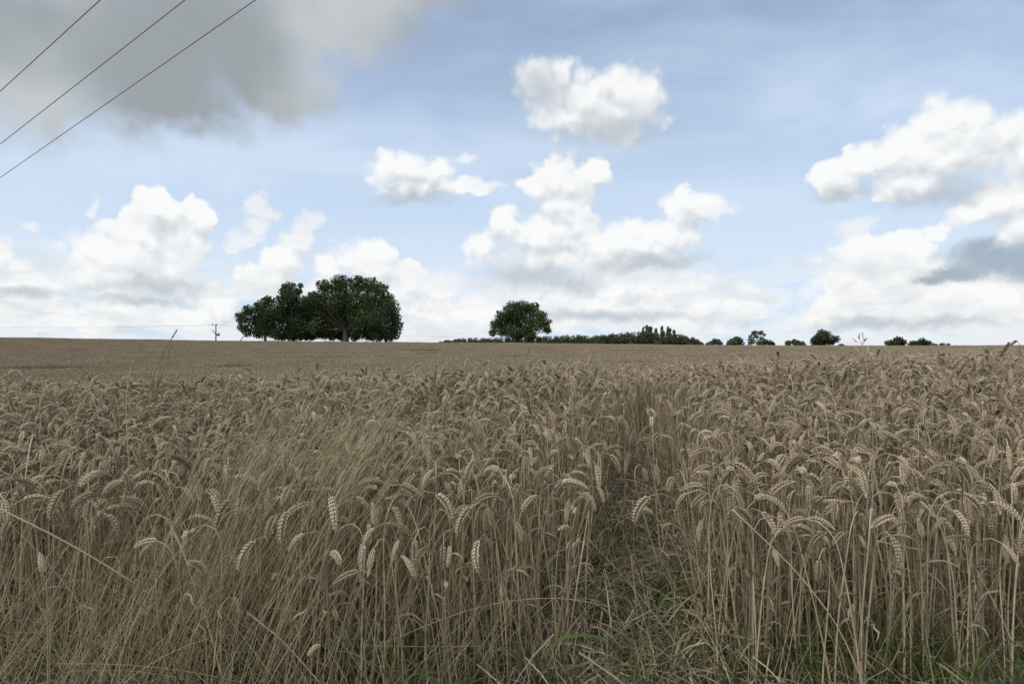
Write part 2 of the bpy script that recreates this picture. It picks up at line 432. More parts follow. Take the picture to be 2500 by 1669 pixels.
# ------------------------------------------------------------------ terrain
GD = np.array([0.0, 2.0, 4.0, 6.0, 10.0, 18.0, 30.0, 50.0, 80.0, 130.0])
GT = {-0.9: [-1.1, -1.1, -.34, -.52, -.92, -1.42, -1.80, -1.60, -.72, .0],     # height of the crop's top below the eye
       0.0: [-1.1, -1.1, -.26, -.41, -.60, -.86, -1.06, -1.04, -.70, .0],
       0.9: [-1.1, -1.1, -.14, -.17, -.25, -.38, -.52, -.70, -.82, .0]}
SKX = np.array([0, 530, 950, 1280, 1750, 2150, 2500]); SKY = np.array([824, 832, 836, 838, 843.5, 845, 843.5])
def crop_height(y):
    return np.interp(y, [0, 1.6, 2.3, 3.2, 4.2, 6], [.56, .57, .63, .70, .79, .81])
def ground(x, y):
    x, y = np.asarray(x, float), np.asarray(y, float)
    yy = np.maximum(y, 0.3); u = np.clip(x / yy, -1.1, 1.1)
    cols = []
    for ua in (-0.9, 0.0, 0.9):
        g = np.array(GT[ua]) - 0.81; g[:2] = -1.10; g[2] = GT[ua][2] - 0.80
        cols.append(np.interp(yy, GD[:-1], g[:-1]))
    w = np.clip((u + 0.9) / 0.9, 0, 2)
    near = np.where(w < 1, cols[0] * (1 - w) + cols[1] * w, cols[1] * (2 - w) + cols[2] * (w - 1))
    ridge = (834.5 - np.interp(1250 + u * FPX, SKX, SKY)) / FPX * 130.0 - 0.81
    s = np.clip((yy - 80) / 50.0, 0, 1); s = s * s * (3 - 2 * s) * .4 + s * .6
    z = near * (1 - s) + ridge * s
    z = np.where(yy > 130, ridge - 0.0135 * (yy - 130), z)
    lump = 0.03 * np.sin(x * 0.9 + y * 0.4) * np.sin(y * 0.7 - x * .2) * np.clip((yy - 6) / 10, 0, 1)
    return EYE + z + lump
xs = np.concatenate([-np.geomspace(1500, 6, 60), np.linspace(-5.5, 5.5, 56), np.geomspace(6, 1500, 60)])
ys = np.concatenate([[-60, -20, -8, -3], np.linspace(-1, 8, 60), np.geomspace(8.3, 150, 90), np.geomspace(155, 2500, 40)])
X, Y = np.meshgrid(xs, ys)
Z = ground(X, Y) + np.where((Y < 8) & (Y > -1), 0.010 * np.sin(X * 23 + np.sin(Y * 17) * 2) * np.sin(Y * 19), 0)
m = Mesh(); nx = len(xs)
m.add(np.stack([X, Y, Z], -1).reshape(-1, 3), [(j*nx+i, j*nx+i+1, (j+1)*nx+i+1, (j+1)*nx+i) for j in range(len(ys)-1) for i in range(nx-1)])
tag(m.build('field_ground', M_SOIL), 'dark soil of the wheat field, bare between the stalks', 'ground', kind='structure')

# ------------------------------------------------------------------ wheat plants
def stalk_path(height, lean, bend, bend_ear, ear_len, n=19, wob=0.01, seed=0):
    """stem and ear centre lines; the plant arches over towards +X"""
    r = np.random.default_rng(seed)
    Ls = height * 1.04
    for _ in range(4):
        s = np.linspace(0, 1, n)
        k = np.clip((s - 0.78) / 0.22, 0, 1)
        th = lean * s ** 0.7 + bend * k ** 1.5
        dx, dz = np.sin(th), np.cos(th)
        st = Ls / (n - 1)
        xsn = np.concatenate([[0], np.cumsum((dx[1:] + dx[:-1]) / 2 * st)])
        zsn = np.concatenate([[0], np.cumsum((dz[1:] + dz[:-1]) / 2 * st)])
        top = zsn.max() + (ear_len * 0.35 if bend < 1.2 else 0)
        Ls *= height / top
    ys_ = wob * np.sin(s * 5 + r.uniform(0, 6)) * s
    stem = np.stack([xsn, ys_, zsn], 1)
    ne = 9
    th_e = th[-1] + bend_ear * np.linspace(0, 1, ne)
    ste = ear_len / (ne - 1)
    e = [stem[-1]]
    for q in range(1, ne):
        a = (th_e[q] + th_e[q-1]) / 2
        e.append(e[-1] + np.array([math.sin(a) * ste, 0.0, math.cos(a) * ste]))
    return stem, np.array(e)
def ear_mesh(path, seed, hi=True):
    r = np.random.default_rng(seed)
    m = Mesh()
    t, n, b = frames(path)
    seg = np.concatenate([[0], np.cumsum(np.linalg.norm(np.diff(path, axis=0), axis=1))]); tot = seg[-1]
    ip = lambda arr, s: np.array([np.interp(s, seg, arr[:, k]) for k in range(3)])
    levels = 18 if hi else 13
    rot = r.uniform(0, math.pi); fat = r.uniform(.58, 1.02)
    step = tot / (levels + 1.5)
    for k in range(levels):
        s = step * (k + 0.3); p, T, Nn, B = ip(path, s), ip(t, s), ip(n, s), ip(b, s)
        sd = 1 if k % 2 else -1
        S = (Nn * math.cos(rot) + B * math.sin(rot)) * sd; U = -Nn * math.sin(rot) + B * math.cos(rot)
        taper = fat * 0.72 + 0.45 * math.sin(math.pi * min(1, (k + 1.5) / (levels + 1)) ** 0.8)
        if hi:
            for q in (-1, 0, 1):
                d = T * math.cos(.55) + S * math.sin(.55) * (1.2 if q == 0 else .85) + U * q * .34 + r.normal(0, .06, 3)
                ln = (0.0145 if q == 0 else .0125) * taper * r.uniform(.92, 1.1)
                p0 = p + S * 0.0018 * taper + U * q * 0.0024 * taper
                add_kernel(m, p0, d, S, ln, 0.0026 * taper, 0.0029 * taper, 6)
                if q == 0 or r.random() < .4:      # short awn tip
                    dn_ = d / np.linalg.norm(d); tip = p0 + dn_ * ln * .93
                    add_tube(m, [tip, tip + (dn_ + r.normal(0, .1, 3)) * r.uniform(.003, .008)], [.0004, .00012], 3)
        else:
            d = T * math.cos(.5) + S * math.sin(.5) + r.normal(0, .08, 3)
            add_kernel(m, p + S * .002, d, S, .0155 * taper, .0031 * taper, .0050 * taper, 4, ((0, .4), (.45, 1.0)))
    add_tube(m, path, 0.0016, 3)
    if hi:
        add_kernel(m, path[-1] - t[-1] * .008, t[-1], n[-1], .015, .003, .0035, 6)
    return m
def stem_mesh(path, hi=True, seed=0):
    m = Mesh(); k = len(path)
    rad = np.linspace(0.0024, 0.00125, k)
    r = np.random.default_rng(seed)
    rad[2:6] *= r.uniform(1.0, 1.4); rad[8:12] *= r.uniform(1.0, 1.45)       # leaf sheaths round the straw
    if hi:
        for j in (6, 11): rad[j] *= 1.28
        add_tube(m, path, rad, 6)
    else:
        add_tube(m, path[::3] if k % 3 == 1 else np.vstack([path[::3], path[-1:]]), np.linspace(.0024, .0014, len(path[::3]) + (0 if k % 3 == 1 else 1)), 3)
    return m
def leaf_mesh(path, frac, seed, hi=True):
    r = np.random.default_rng(seed + 500)
    k = int(frac * (len(path) - 1)); p0 = path[k]; az = r.uniform(0, 6.28); ln = r.uniform(.06, .15)
    n = 9 if hi else 5
    th = r.uniform(.25, .7) + np.linspace(0, 1, n) * r.uniform(1.6, 3.0)
    pts = [p0]
    for q in range(1, n):
        a = (th[q] + th[q-1]) / 2; azq = az + q / n * r.uniform(-1.2, 1.2)
        pts.append(pts[-1] + ln / (n - 1) * np.array([math.sin(a) * math.cos(azq), math.sin(a) * math.sin(azq), math.cos(a)]))
    w = .0056 * np.array([.6] + [1.0] * (n - 3) + [.6, .1]) * r.uniform(.7, 1.15)
    m = Mesh(); add_strip(m, pts, w, r.uniform(0, 3), r.uniform(-3, 6), .25)
    return m
FORMS = [  # kind, lean, bend of the stem's top, further bend along the ear
 ('hooked', .05, 2.1, .85), ('hooked', .12, 2.45, .5), ('hooked', .03, 1.85, 1.2), ('hooked', .04, 2.3, .8), ('hooked', .16, 1.7, 1.0),
 ('arched', .08, 1.2, 1.2), ('arched', .16, 1.45, .9), ('arched', .10, .95, 1.5), ('arched', .22, 1.3, .6),
 ('nodding', .10, .55, 1.0), ('nodding', .18, .40, 1.2), ('nodding', .06, .3, .9),
 ('upright', .08, .10, .25), ('upright', .14, .12, .10), ('drooping', .10, 2.75, .3), ('drooping', .05, 2.9, .1)]
NF = len(FORMS)
FP = np.array([.09, .08, .09, .09, .07, .08, .08, .07, .05, .06, .05, .04, .035, .025, .05, .04]); FP = FP / FP.sum()
def build_stalk(height, form, seed, hi):
    r = np.random.default_rng(seed)
    kind, lean, bend, be = form
    st, ep = stalk_path(height, lean * r.uniform(.7, 1.5), bend * r.uniform(.9, 1.1), be, r.uniform(.060, .090), seed=seed, wob=r.uniform(.004, .02))
    parts = {'stem': stem_mesh(st, hi, seed), 'ear': ear_mesh(ep, seed, hi), 'leaf': [leaf_mesh(st, f, seed * 7 + i, hi) for i, f in enumerate(r.choice([.3, .42, .55, .68, .78], int(r.integers(1, 3)) if hi else 1, replace=False))]}
    return parts
proto_col = bpy.data.collections.new('wheat_forms')      # not linked to the scene: only holds mesh forms
proto_list, PARTS, KIND_OF = [], [], []
def proto(mesh_obj_data):
    o = bpy.data.objects.new('form_%03d' % len(proto_list), mesh_obj_data); proto_col.objects.link(o); proto_list.append(o)
    return len(proto_list) - 1
HI_LOW, HI_TALL, MID, PATCH = [], [], [], []
for height, store in ((.56, HI_LOW), (.76, HI_TALL)):
    for i, form in enumerate(FORMS):
        pt = build_stalk(height, form, 31 + i + int(height * 1000), True)
        j = Mesh(); j.merge(pt['stem'], 0); j.merge(pt['ear'], 1)
        for lf in pt['leaf']: j.merge(lf, 2)
        store.append(proto(j.mesh('wheat_form', [M_STEM, M_EAR, M_LEAF])))
        if store is HI_LOW:
            PARTS.append((form[0], pt['stem'].mesh('stem', M_STEM), pt['ear'].mesh('ear', M_EAR), [lf.mesh('leaf', M_LEAF) for lf in pt['leaf']]))
for i in range(NF):
    pt = build_stalk(.80, FORMS[i], 300 + i, False)
    j = Mesh(); j.merge(pt['stem'], 0); j.merge(pt['ear'], 1)
    for lf in pt['leaf']: j.merge(lf, 2)
    MID.append(proto(j.mesh('wheat_form', [M_STEM, M_EAR, M_LEAF], False)))
def patch_mesh(seed, size=1.5, count=360):
    r = np.random.default_rng(seed); m = Mesh()
    for q in range(count):
        x, y = r.uniform(-size/2, size/2, 2); h = .80 * (1 + r.normal(0, .05)); az = r.uniform(0, 6.28)
        kind, lean, bend, be = FORMS[r.choice(NF, p=FP)]
        th = np.array([0, bend * .5, bend + be * .3, bend + be]); c, s = math.cos(az), math.sin(az)
        p = [np.array([x, y, h - .16]), None, None, None, None]
        p[1] = p[0] + np.array([0, 0, .11])
        for k in range(2, 5):
            a = th[k-1]; p[k] = p[k-1] + .048 * np.array([math.sin(a) * c, math.sin(a) * s, math.cos(a)])
        add_tube(m, [p[0] - np.array([0, 0, .45]), p[0], p[1]], [.004, .003, .003], 3)
        add_tube(m, p[1:], [.003, .0085, .0095, .004], 4)
    return m.mesh('wheat_patch', M_FAR, False)
for i in range(4): PATCH.append(proto(patch_mesh(900 + i)))

# trampled gap: runs from the margin away from the viewer, x = 0.222*y
def gap_width(y): return np.interp(y, [1.0, 1.8, 2.6, 3.4, 4.6, 6.2, 7.2], [.26, .24, .27, .28, .25, .15, -.1])
def in_gap(x, y, grow=0.0):
    return np.abs(x - 0.222 * y - 0.03 * np.sin(y * 2.1)) < gap_width(y) + grow
def scatter(y0, y1, per_m2, half=1.02, extra=0.35):
    w = half * y1 + extra
    n = int(2 * w * (y1 - y0) * per_m2)
    x, y = rng.uniform(-w, w, n), rng.uniform(y0, y1, n)
    k = np.abs(x) < half * y + extra
    return x[k], y[k]
px_, py_, pz_, pr_, ps_, pi_ = [], [], [], [], [], []
def put(x, y, z, rot, s, i):
    px_.append(x); py_.append(y); pz_.append(z); pr_.append(rot); ps_.append(s); pi_.append(i)
# near crop, fully detailed
hx, hy = scatter(1.50, 5.0, 410)
edge = 1.66 + 0.08 * np.sin(hx * 3.1) + 0.05 * np.sin(hx * 9.7 + 1)
keep = (hy > edge + rng.exponential(0.05, len(hx)) * rng.choice([-1, 1], len(hx))) & ~(in_gap(hx, hy, rng.normal(0, .05, len(hx))) & (rng.random(len(hx)) > .05))
thin = np.clip((hy - 1.55) / 0.5, .50, 1)
clump = np.clip(1 - 0.55 * 0.75 * np.exp(-((hx + 1.02) / .30) ** 2 - ((hy - 1.95) / .35) ** 2), 0, 1)    # thinner where the long grass grows
keep &= rng.random(len(hx)) < thin * clump
hx, hy = hx[keep], hy[keep]
hgt = crop_height(hy) * (1 + rng.normal(0, 1, len(hx)) * np.where(hy < 3, .075, .05))
hgt *= 1 + 0.06 * np.exp(-((hx - .1) / .75) ** 2 - ((hy - 4.0) / .7) ** 2) + np.where(rng.random(len(hx)) < .02, .12, 0)
low_ones = rng.random(len(hx)) < np.where(hy < 2.6, .14, .04)
hgt = np.where(low_ones, hgt * rng.uniform(.55, .9, len(hx)), hgt)
hform = rng.choice(NF, len(hx), p=FP)
haz = rng.uniform(0, 2 * math.pi, len(hx))
hz_ = ground(hx, hy)
tilt = rng.normal(0, .055, (len(hx), 2))
near_gap = in_gap(hx, hy, .14)
tilt[near_gap] += rng.normal(0, .13, (near_gap.sum(), 2))
u_ = hx / hy
order = np.argsort(hy + np.where(np.abs(u_) < .90, 0, 100))
singles = set(order[:300].tolist())
for i in range(len(hx)):
    if i in singles: continue
    tall = hgt[i] > .665
    put(hx[i], hy[i], hz_[i] - .005, (tilt[i][0], tilt[i][1], haz[i]), hgt[i] / (.76 if tall else .56), (HI_TALL if tall else HI_LOW)[hform[i]])
# middle distance
mx_, my_ = scatter(5.0, 15.0, 330)
kp = ~in_gap(mx_, my_)
mx_, my_ = mx_[kp], my_[kp]
mz_ = ground(mx_, my_); mf = rng.choice(NF, len(mx_), p=FP)
lod = 0.035 * np.sin(mx_ * 1.3 + my_ * .5) * np.sin(my_ * 1.1 - mx_ * .4)
msc = 1 + rng.normal(0, .045, len(mx_)) + lod
for i in range(len(mx_)):
    put(mx_[i], my_[i], mz_[i], (rng.normal(0, .06), rng.normal(0, .06), rng.uniform(0, 6.28)), msc[i], MID[mf[i]])
# far crop in square-metre patches over the swell of the field
d = 15.4
while d < 140:
    st = 1.22 if d < 60 else 1.36
    w = 1.04 * d + 2
    for gx in np.arange(-w, w, st):
        x, y = gx + rng.uniform(-.25, .25), d + rng.uniform(-.25, .25)
        lod = (.05 if d < 25 else .10) * math.sin(x * .23 + 1.3 * math.sin(y * .11)) * math.sin(y * .55 + .8 * math.sin(x * .13)) + rng.normal(0, .012)
        if d > 24 and math.sin(y * .23 + 1.6 * math.sin(x * .021)) > .90 and math.sin(x * .083 + y * .31) > -.1: lod -= .20      # lodged streaks
        put(x, y, float(ground(x, y)) + lod, (0, 0, rng.integers(0, 4) * math.pi / 2), 1.0, PATCH[rng.integers(0, 4)])
    d += st

def instancer(name, pts, rots, scl, idx, coll, label, cat):
    me = bpy.data.meshes.new(name); me.from_pydata(np.asarray(pts).tolist(), [], [])
    for nm, ty, key, val in (('turn', 'FLOAT_VECTOR', 'vector', rots), ('size', 'FLOAT', 'value', scl), ('form', 'INT', 'value', idx)):
        at_ = me.attributes.new(nm, ty, 'POINT'); at_.data.foreach_set(key, np.asarray(val).ravel().tolist())
    o = bpy.data.objects.new(name, me); COL.objects.link(o); tag(o, label, cat, kind='stuff')
    g = bpy.data.node_groups.new(name + '_scatter', 'GeometryNodeTree')
    g.interface.new_socket('Geometry', in_out='INPUT', socket_type='NodeSocketGeometry')
    g.interface.new_socket('Geometry', in_out='OUTPUT', socket_type='NodeSocketGeometry')
    gi, go = g.nodes.new('NodeGroupInput'), g.nodes.new('NodeGroupOutput')
    def attr(nm, ty):
        a = g.nodes.new('GeometryNodeInputNamedAttribute'); a.data_type = ty; a.inputs['Name'].default_value = nm
        return a.outputs['Attribute']
    ci = g.nodes.new('GeometryNodeCollectionInfo'); ci.inputs['Collection'].default_value = coll
    ci.inputs['Separate Children'].default_value = True; ci.inputs['Reset Children'].default_value = True
    er = g.nodes.new('FunctionNodeEulerToRotation'); g.links.new(attr('turn', 'FLOAT_VECTOR'), er.inputs[0])
    ip = g.nodes.new('GeometryNodeInstanceOnPoints'); ip.inputs['Pick Instance'].default_value = True
    g.links.new(gi.outputs[0], ip.inputs['Points']); g.links.new(ci.outputs[0], ip.inputs['Instance'])
    g.links.new(attr('form', 'INT'), ip.inputs['Instance Index']); g.links.new(er.outputs[0], ip.inputs['Rotation'])
    g.links.new(attr('size', 'FLOAT'), ip.inputs['Scale']); g.links.new(ip.outputs[0], go.inputs[0])
    md = o.modifiers.new('scatter', 'NODES'); md.node_group = g
    return o
instancer('wheat', np.stack([px_, py_, pz_], 1), pr_, ps_, pi_, proto_col,
          'grey-gold ripe wheat crop filling the field from the margin to the skyline', 'wheat')
# the nearest stalks, each a plant of its own
WORDS = {'hooked': 'ear hooked over and hanging', 'arched': 'ear arched over sideways', 'nodding': 'ear only just nodding',
         'upright': 'ear standing straight up', 'drooping': 'ear folded down against its stem'}
for i in sorted(singles):
    kind, stem, ear, leaves = PARTS[hform[i]]
    where = 'left of the gap' if hx[i] < .222 * hy[i] else 'right of the gap'
    if hx[i] < -.62: where = 'by the long dry grass'
    e = bpy.data.objects.new('wheat_stalk', None); e.empty_display_size = .05
    e.location = (hx[i], hy[i], hz_[i] - .005); e.rotation_euler = (tilt[i][0], tilt[i][1], haz[i])
    s = hgt[i] / .56; e.scale = (s, s, s); COL.objects.link(e)
    tag(e, 'front wheat stalk %s, %s' % (where, WORDS[kind]), 'wheat stalk', 'front wheat stalks %s, %s' % (where, WORDS[kind]))
    for nm, me in [('stem', stem), ('ear', ear)] + [('leaf', lf) for lf in leaves]:
        c = bpy.data.objects.new(nm, me); COL.objects.link(c); c.parent = e

# ------------------------------------------------------------------ grass and litter (stuff)
def blade(r, ln, lean, az, curl, n=7, w=.004, base=(0, 0, 0), drop=0.0):
    th = lean + np.linspace(0, 1, n) ** 1.5 * curl
    pts = [np.asarray(base, float)]
    for q in range(1, n):
        a = (th[q] + th[q-1]) / 2
        pts.append(pts[-1] + ln / (n - 1) * np.array([math.sin(a) * math.cos(az), math.sin(a) * math.sin(az), math.cos(a)]))
    return pts
tuft_col = bpy.data.collections.new('tuft_forms'); tufts = []
for k in range(5):
    r = np.random.default_rng(70 + k); m = Mesh()
    for q in range(16):
        ln = r.uniform(.10, .28)
        add_strip(m, blade(r, ln, r.uniform(.05, .5), r.uniform(0, 6.28), r.uniform(.3, 1.6), 7, base=(*r.normal(0, .022, 2), 0)),
                  r.uniform(.0025, .0055) * np.array([.8, 1, 1, .95, .8, .5, .05]), r.uniform(0, 3), r.uniform(0, 3), .2)
    o = bpy.data.objects.new('tuft_%d' % k, m.mesh('tuft', M_GREEN)); tuft_col.objects.link(o)
gx, gy = scatter(1.1, 4.6, 130)
gnoise = np.sin(gx * 4.1 + 1.2) * np.sin(gy * 5.3) + .5 * np.sin(gx * 11 + gy * 7)
pk = np.where(in_gap(gx, gy, .03), np.interp(gy, [1.9, 2.6, 4], [.42, .18, .25]), np.clip(.50 - (gy - 1.7) * .22, .05, .6)) * np.where(gnoise > -.35, 1, .3) * np.where(gy < 1.9, 1.15, 1)
pk = np.where((gx > .35) & (gy < 2.6), pk * 1.5, pk)
k = rng.random(len(gx)) < pk; gx, gy = gx[k], gy[k]; n = len(gx)
instancer('grass', np.stack([gx, gy, ground(gx, gy)], 1), np.stack([rng.normal(0, .1, n), rng.normal(0, .1, n), rng.uniform(0, 6.28, n)], 1),
          rng.uniform(.55, 1.25, n), rng.integers(0, 5, n), tuft_col, 'short green grass growing among the wheat stems and in the gap', 'grass')
# trampled straw on the ground
m = Mesh(); r = np.random.default_rng(5)
def straw(x, y, z0, ln, az, rise, w):
    p0 = np.array([x, y, z0]); d = np.array([math.cos(az), math.sin(az), 0])
    pts = [p0 + d * ln * t + np.array([0, 0, rise * t + .02 * math.sin(3.1 * t)]) for t in (0, .3, .6, 1)]
    if r.random() < .5: add_tube(m, pts, w * .4, 3)
    else: add_strip(m, pts, w * 1.6, r.uniform(0, 3), r.uniform(0, 3), .2)
for q in range(7500):
    y = r.uniform(1.3, 6.6); x = .222 * y + r.normal(0, .20)
    straw(x, y, float(ground(x, y)) + abs(r.normal(0, .05)), r.uniform(.04, .24), r.uniform(0, 6.28), r.normal(.01, .05), r.uniform(.0015, .0036))
for q in range(3800):
    y = r.uniform(1.1, 3.4); x = r.uniform(-1, 1) * (y * 1.0 + .2)
    straw(x, y, float(ground(x, y)) + abs(r.normal(0, .03)), r.uniform(.05, .26), r.uniform(0, 6.28), r.normal(.03, .08), r.uniform(.0015, .0034))
tag(m.build('straw_litter', M_LITTER), 'trampled broken straw lying in the gap and between the stems', 'straw', kind='stuff')
# long dry grass blown over to the right, in front of the wheat at the left
m = Mesh(); r = np.random.default_rng(6)
def long_blade(x, y, ln, lean, az, curl, w):
    add_tube(m, blade(r, ln, lean, az, curl, 10, base=(x, y, float(ground(x, y)))), w * np.linspace(.5, .14, 10), 3)
for q in range(290):      # bleached stems blown right over the ears
    x, y = r.uniform(-1.30, -.72), r.uniform(1.72, 2.35)
    long_blade(x, y, r.uniform(.78, 1.06), r.uniform(.24, .52), r.normal(.12, .28), r.uniform(.08, .35), r.choice([.0024, .0032, .0042]))
for q in range(290):      # main sweep
    x, y = r.normal(-.95, .26), r.uniform(1.62, 2.45)
    long_blade(x, y, r.uniform(.62, 1.02), r.uniform(.05, .42), r.normal(.15, .5), r.uniform(.15, .75), r.choice([.002, .003, .0042], p=[.5, .35, .15]))
for q in range(150):      # loose stems among the wheat to its right
    x, y = r.uniform(-.75, .25), r.uniform(1.75, 3.4)
    long_blade(x, y, r.uniform(.6, .95), r.uniform(.1, .6), r.normal(.2, 1.2), r.uniform(.1, .9), r.uniform(.0014, .0026))
for q in range(150):      # fan falling to the left and front
    x, y = r.normal(-.80, .22), r.uniform(1.60, 2.1)
    long_blade(x, y, r.uniform(.4, .8), r.uniform(.3, .9), r.normal(3.3, .9), r.uniform(.1, .7), r.choice([.002, .003, .004], p=[.5, .35, .15]))
for q in range(330):      # fringe along the margin at far left
    x, y = r.uniform(-2.1, -1.0), r.uniform(1.45, 2.0)
    long_blade(x, y, r.uniform(.25, .75), r.uniform(.1, .8), r.uniform(-.9, 4.2), r.uniform(.2, .9), r.choice([.002, .003, .004], p=[.5, .35, .15]))
for q in range(260):      # low bleached blades along the whole margin
    y = r.uniform(1.4, 1.95); x = r.uniform(-1, 1) * (y + .1)
    long_blade(x, y, r.uniform(.12, .42), r.uniform(.1, 1.1), r.uniform(0, 6.28), r.uniform(.2, 1.2), r.choice([.0018, .0028], p=[.6, .4]))
for q in range(650):      # dead stems leaning and crossing between the stalks
    y = r.uniform(1.6, 2.5); x = r.uniform(-1, 1) * (y + .1)
    if abs(x - .222 * y) < .22: continue
    long_blade(x, y, r.uniform(.3, .68), r.uniform(.15, .75), r.uniform(0, 6.28), r.uniform(.0, .5), r.choice([.0022, .0032, .0042], p=[.5, .35, .15]))
for q in range(420):      # extra tangle at the lower left
    x, y = r.uniform(-1.75, -.15), r.uniform(1.55, 2.2)
    long_blade(x, y, r.uniform(.35, .8), r.uniform(.15, .7), r.normal(.3, 1.3), r.uniform(.1, .6), r.choice([.0022, .0032, .0042], p=[.5, .35, .15]))
for q in range(260):
    y = r.uniform(1.7, 3.5); x = r.uniform(-1, 1) * y
    long_blade(x, y, r.uniform(.45, .85), r.uniform(.1, .8), r.uniform(0, 6.28), r.uniform(.1, .9), r.uniform(.0013, .0025))
tag(m.build('dry_grass', M_GRASS), 'long yellow dry grass blown over to the right, at the left front', 'dry grass', kind='stuff')

# ------------------------------------------------------------------ single grass stems and straws that stand out
def smooth_path(p, n):
    p = np.asarray(p, float); s = np.concatenate([[0], np.cumsum(np.linalg.norm(np.diff(p, axis=0), axis=1))])
    q = np.linspace(0, s[-1], n); out = np.stack([np.interp(q, s, p[:, k]) for k in range(3)], 1)
    for _ in range(3): out[1:-1] = (out[:-2] + 2 * out[1:-1] + out[2:]) / 4
    return out
def grass_stem(name, pts, depth, label, cat, mat, head=None, head_mat=None, r0=.0022, r1=.0014, foot=None, dy=0.0):
    """pts run from tip to lowest visible point; the stem goes on down to the ground"""
    w = [at(x, y, depth + dy * k / max(1, len(pts) - 1)) for k, (x, y) in enumerate(pts)]
    if foot is not None:
        b = w[-1]; dr = (w[-1] - w[-2]); dr /= np.linalg.norm(dr) + 1e-9
        gz = float(ground(b[0], b[1])); run = b[2] - gz
        side = np.clip(dr[0] / max(.3, -dr[2]), -.5, .5)
        w.append(np.array([b[0] + side * run * .6, b[1] + foot * .5, gz + run * .45])); w.append(np.array([b[0] + side * run * .9, b[1] + foot, gz - .01]))
    path = smooth_path(w[::-1], 22)
    root = empty(name, path[0]); off = path[0]
    m = Mesh(); add_tube(m, path - off, np.linspace(r0, r1, 22), 5); m.build('stem', mat, root)
    r = np.random.default_rng(int(pts[0][0] * 7 + pts[0][1]))
    if head:
        m = Mesh(); length, fat, cnt = head
        hs = path[-1] - path[-3]; hs /= np.linalg.norm(hs)
        seg = np.concatenate([[0], np.cumsum(np.linalg.norm(np.diff(path, axis=0), axis=1))])
        for q in range(cnt):
            s = seg[-1] - length + length * (q + .3) / cnt
            p = np.array([np.interp(s, seg, path[:, k]) for k in range(3)]); p2 = np.array([np.interp(min(s + .01, seg[-1]), seg, path[:, k]) for k in range(3)])
            T = p2 - p if np.linalg.norm(p2 - p) > 1e-5 else hs; T = T / np.linalg.norm(T)
            env = math.sin(math.pi * (q + 1) / (cnt + 1)) ** .6
            sv = r.normal(0, 1, 3); sv -= T * sv.dot(T); sv /= np.linalg.norm(sv)
            add_kernel(m, p - off, T + sv * .35, sv, fat * 2.6 * (.6 + .5 * env), fat * .42 * env, fat * .5 * env, 5)
        m.build('seed_head', head_mat or mat, root)
    tag(root, label, cat)
    return root
GS = 'grass stem'
grass_stem('grass_stalk', [(433,804),(413,829),(404,844),(387,883),(377,913)], 2.5, 'tall stem with dark brown seed head crossing the skyline left of the utility pole', GS, M_OLIVE, (.055, .0042, 16), M_BROWN, foot=.1)
grass_stem('grass_stalk', [(418,844),(411,862),(402,892),(390,931)], 2.5, 'olive green stem with narrow seed head below the dark brown seed head', GS, M_OLIVE, (.05, .0026, 14), M_OLIVE, foot=.1)
grass_stem('grass_stalk', [(599,816),(584,825),(566,850),(542,889),(527,925),(506,993),(492,1062)], 2.2, 'tall pale curved stem reaching up to the left end of the tree clump', GS, M_PALE, (.06, .0024, 16), M_PALE, r0=.0028, r1=.0018, foot=.05)
grass_stem('grass_stalk', [(499,887),(489,916),(484,949),(484,1002)], 2.3, 'thin pale straight stem just left of the tall curved stem', GS, M_PALE, (.05, .0016, 12), M_PALE, foot=.05)
grass_stem('grass_stalk', [(318,895),(310,916),(308,963),(308,1023),(311,1095)], 2.1, 'thin upright pale stem standing alone above the wheat at the left', GS, M_PALE, (.05, .0016, 12), M_PALE, foot=.05)
grass_stem('grass_stalk', [(679,937),(626,945),(587,969),(554,999),(518,1044),(477,1092)], 2.1, 'pale stem arching low to the right over the wheat below the tree clump', GS, M_PALE, (.06, .0018, 14), M_PALE, r0=.002, foot=.02)
grass_stem('grass_stalk', [(1306,836),(1303,856),(1301,880),(1300,905)], 3.4, 'pale plumed stem touching the skyline below the lone oak', GS, M_PALE, (.055, .0042, 16), M_PALE, foot=.1)
grass_stem('grass_stalk', [(1295,849),(1288,862),(1281,878),(1273,905)], 3.5, 'brown plumed stem leaning beside the pale plume below the lone oak', GS, M_OLIVE, (.075, .0045, 18), M_BROWN, foot=.1)
grass_stem('grass_stalk', [(1438,849),(1429,856),(1412,869),(1396,880),(1385,901)], 3.4, 'pale spiked stem slanting right above the wheat hump in the middle', GS, M_PALE, (.045, .004, 14), M_PALE, foot=.1)
grass_stem('grass_stalk', [(1203,870),(1206,883),(1209,900),(1211,925)], 3.6, 'faint pale stem with small head left of the two plumes', GS, M_PALE, (.04, .003, 12), M_PALE, foot=.1)
grass_stem('grass_stalk', [(1013,887),(1011,927),(1011,955)], 3.2, 'thin lone pale stem in the gap of the view between clump and oak', GS, M_PALE, (.05, .0016, 12), M_PALE, foot=.1)
grass_stem('grass_stalk', [(34,905),(16,906),(2,911),(-20,922),(-50,960)], 1.9, 'pale stem curving in flat from the left picture edge', GS, M_PALE, (.04, .0018, 10), M_PALE, foot=.05)
grass_stem('grass_stalk', [(2463,840),(2448,854),(2434,868),(2415,905),(2400,960)], 1.9, 'stem with thick brown head leaning right near the right skyline', GS, M_OLIVE, (.055, .0072, 18), M_BROWN, foot=.1)
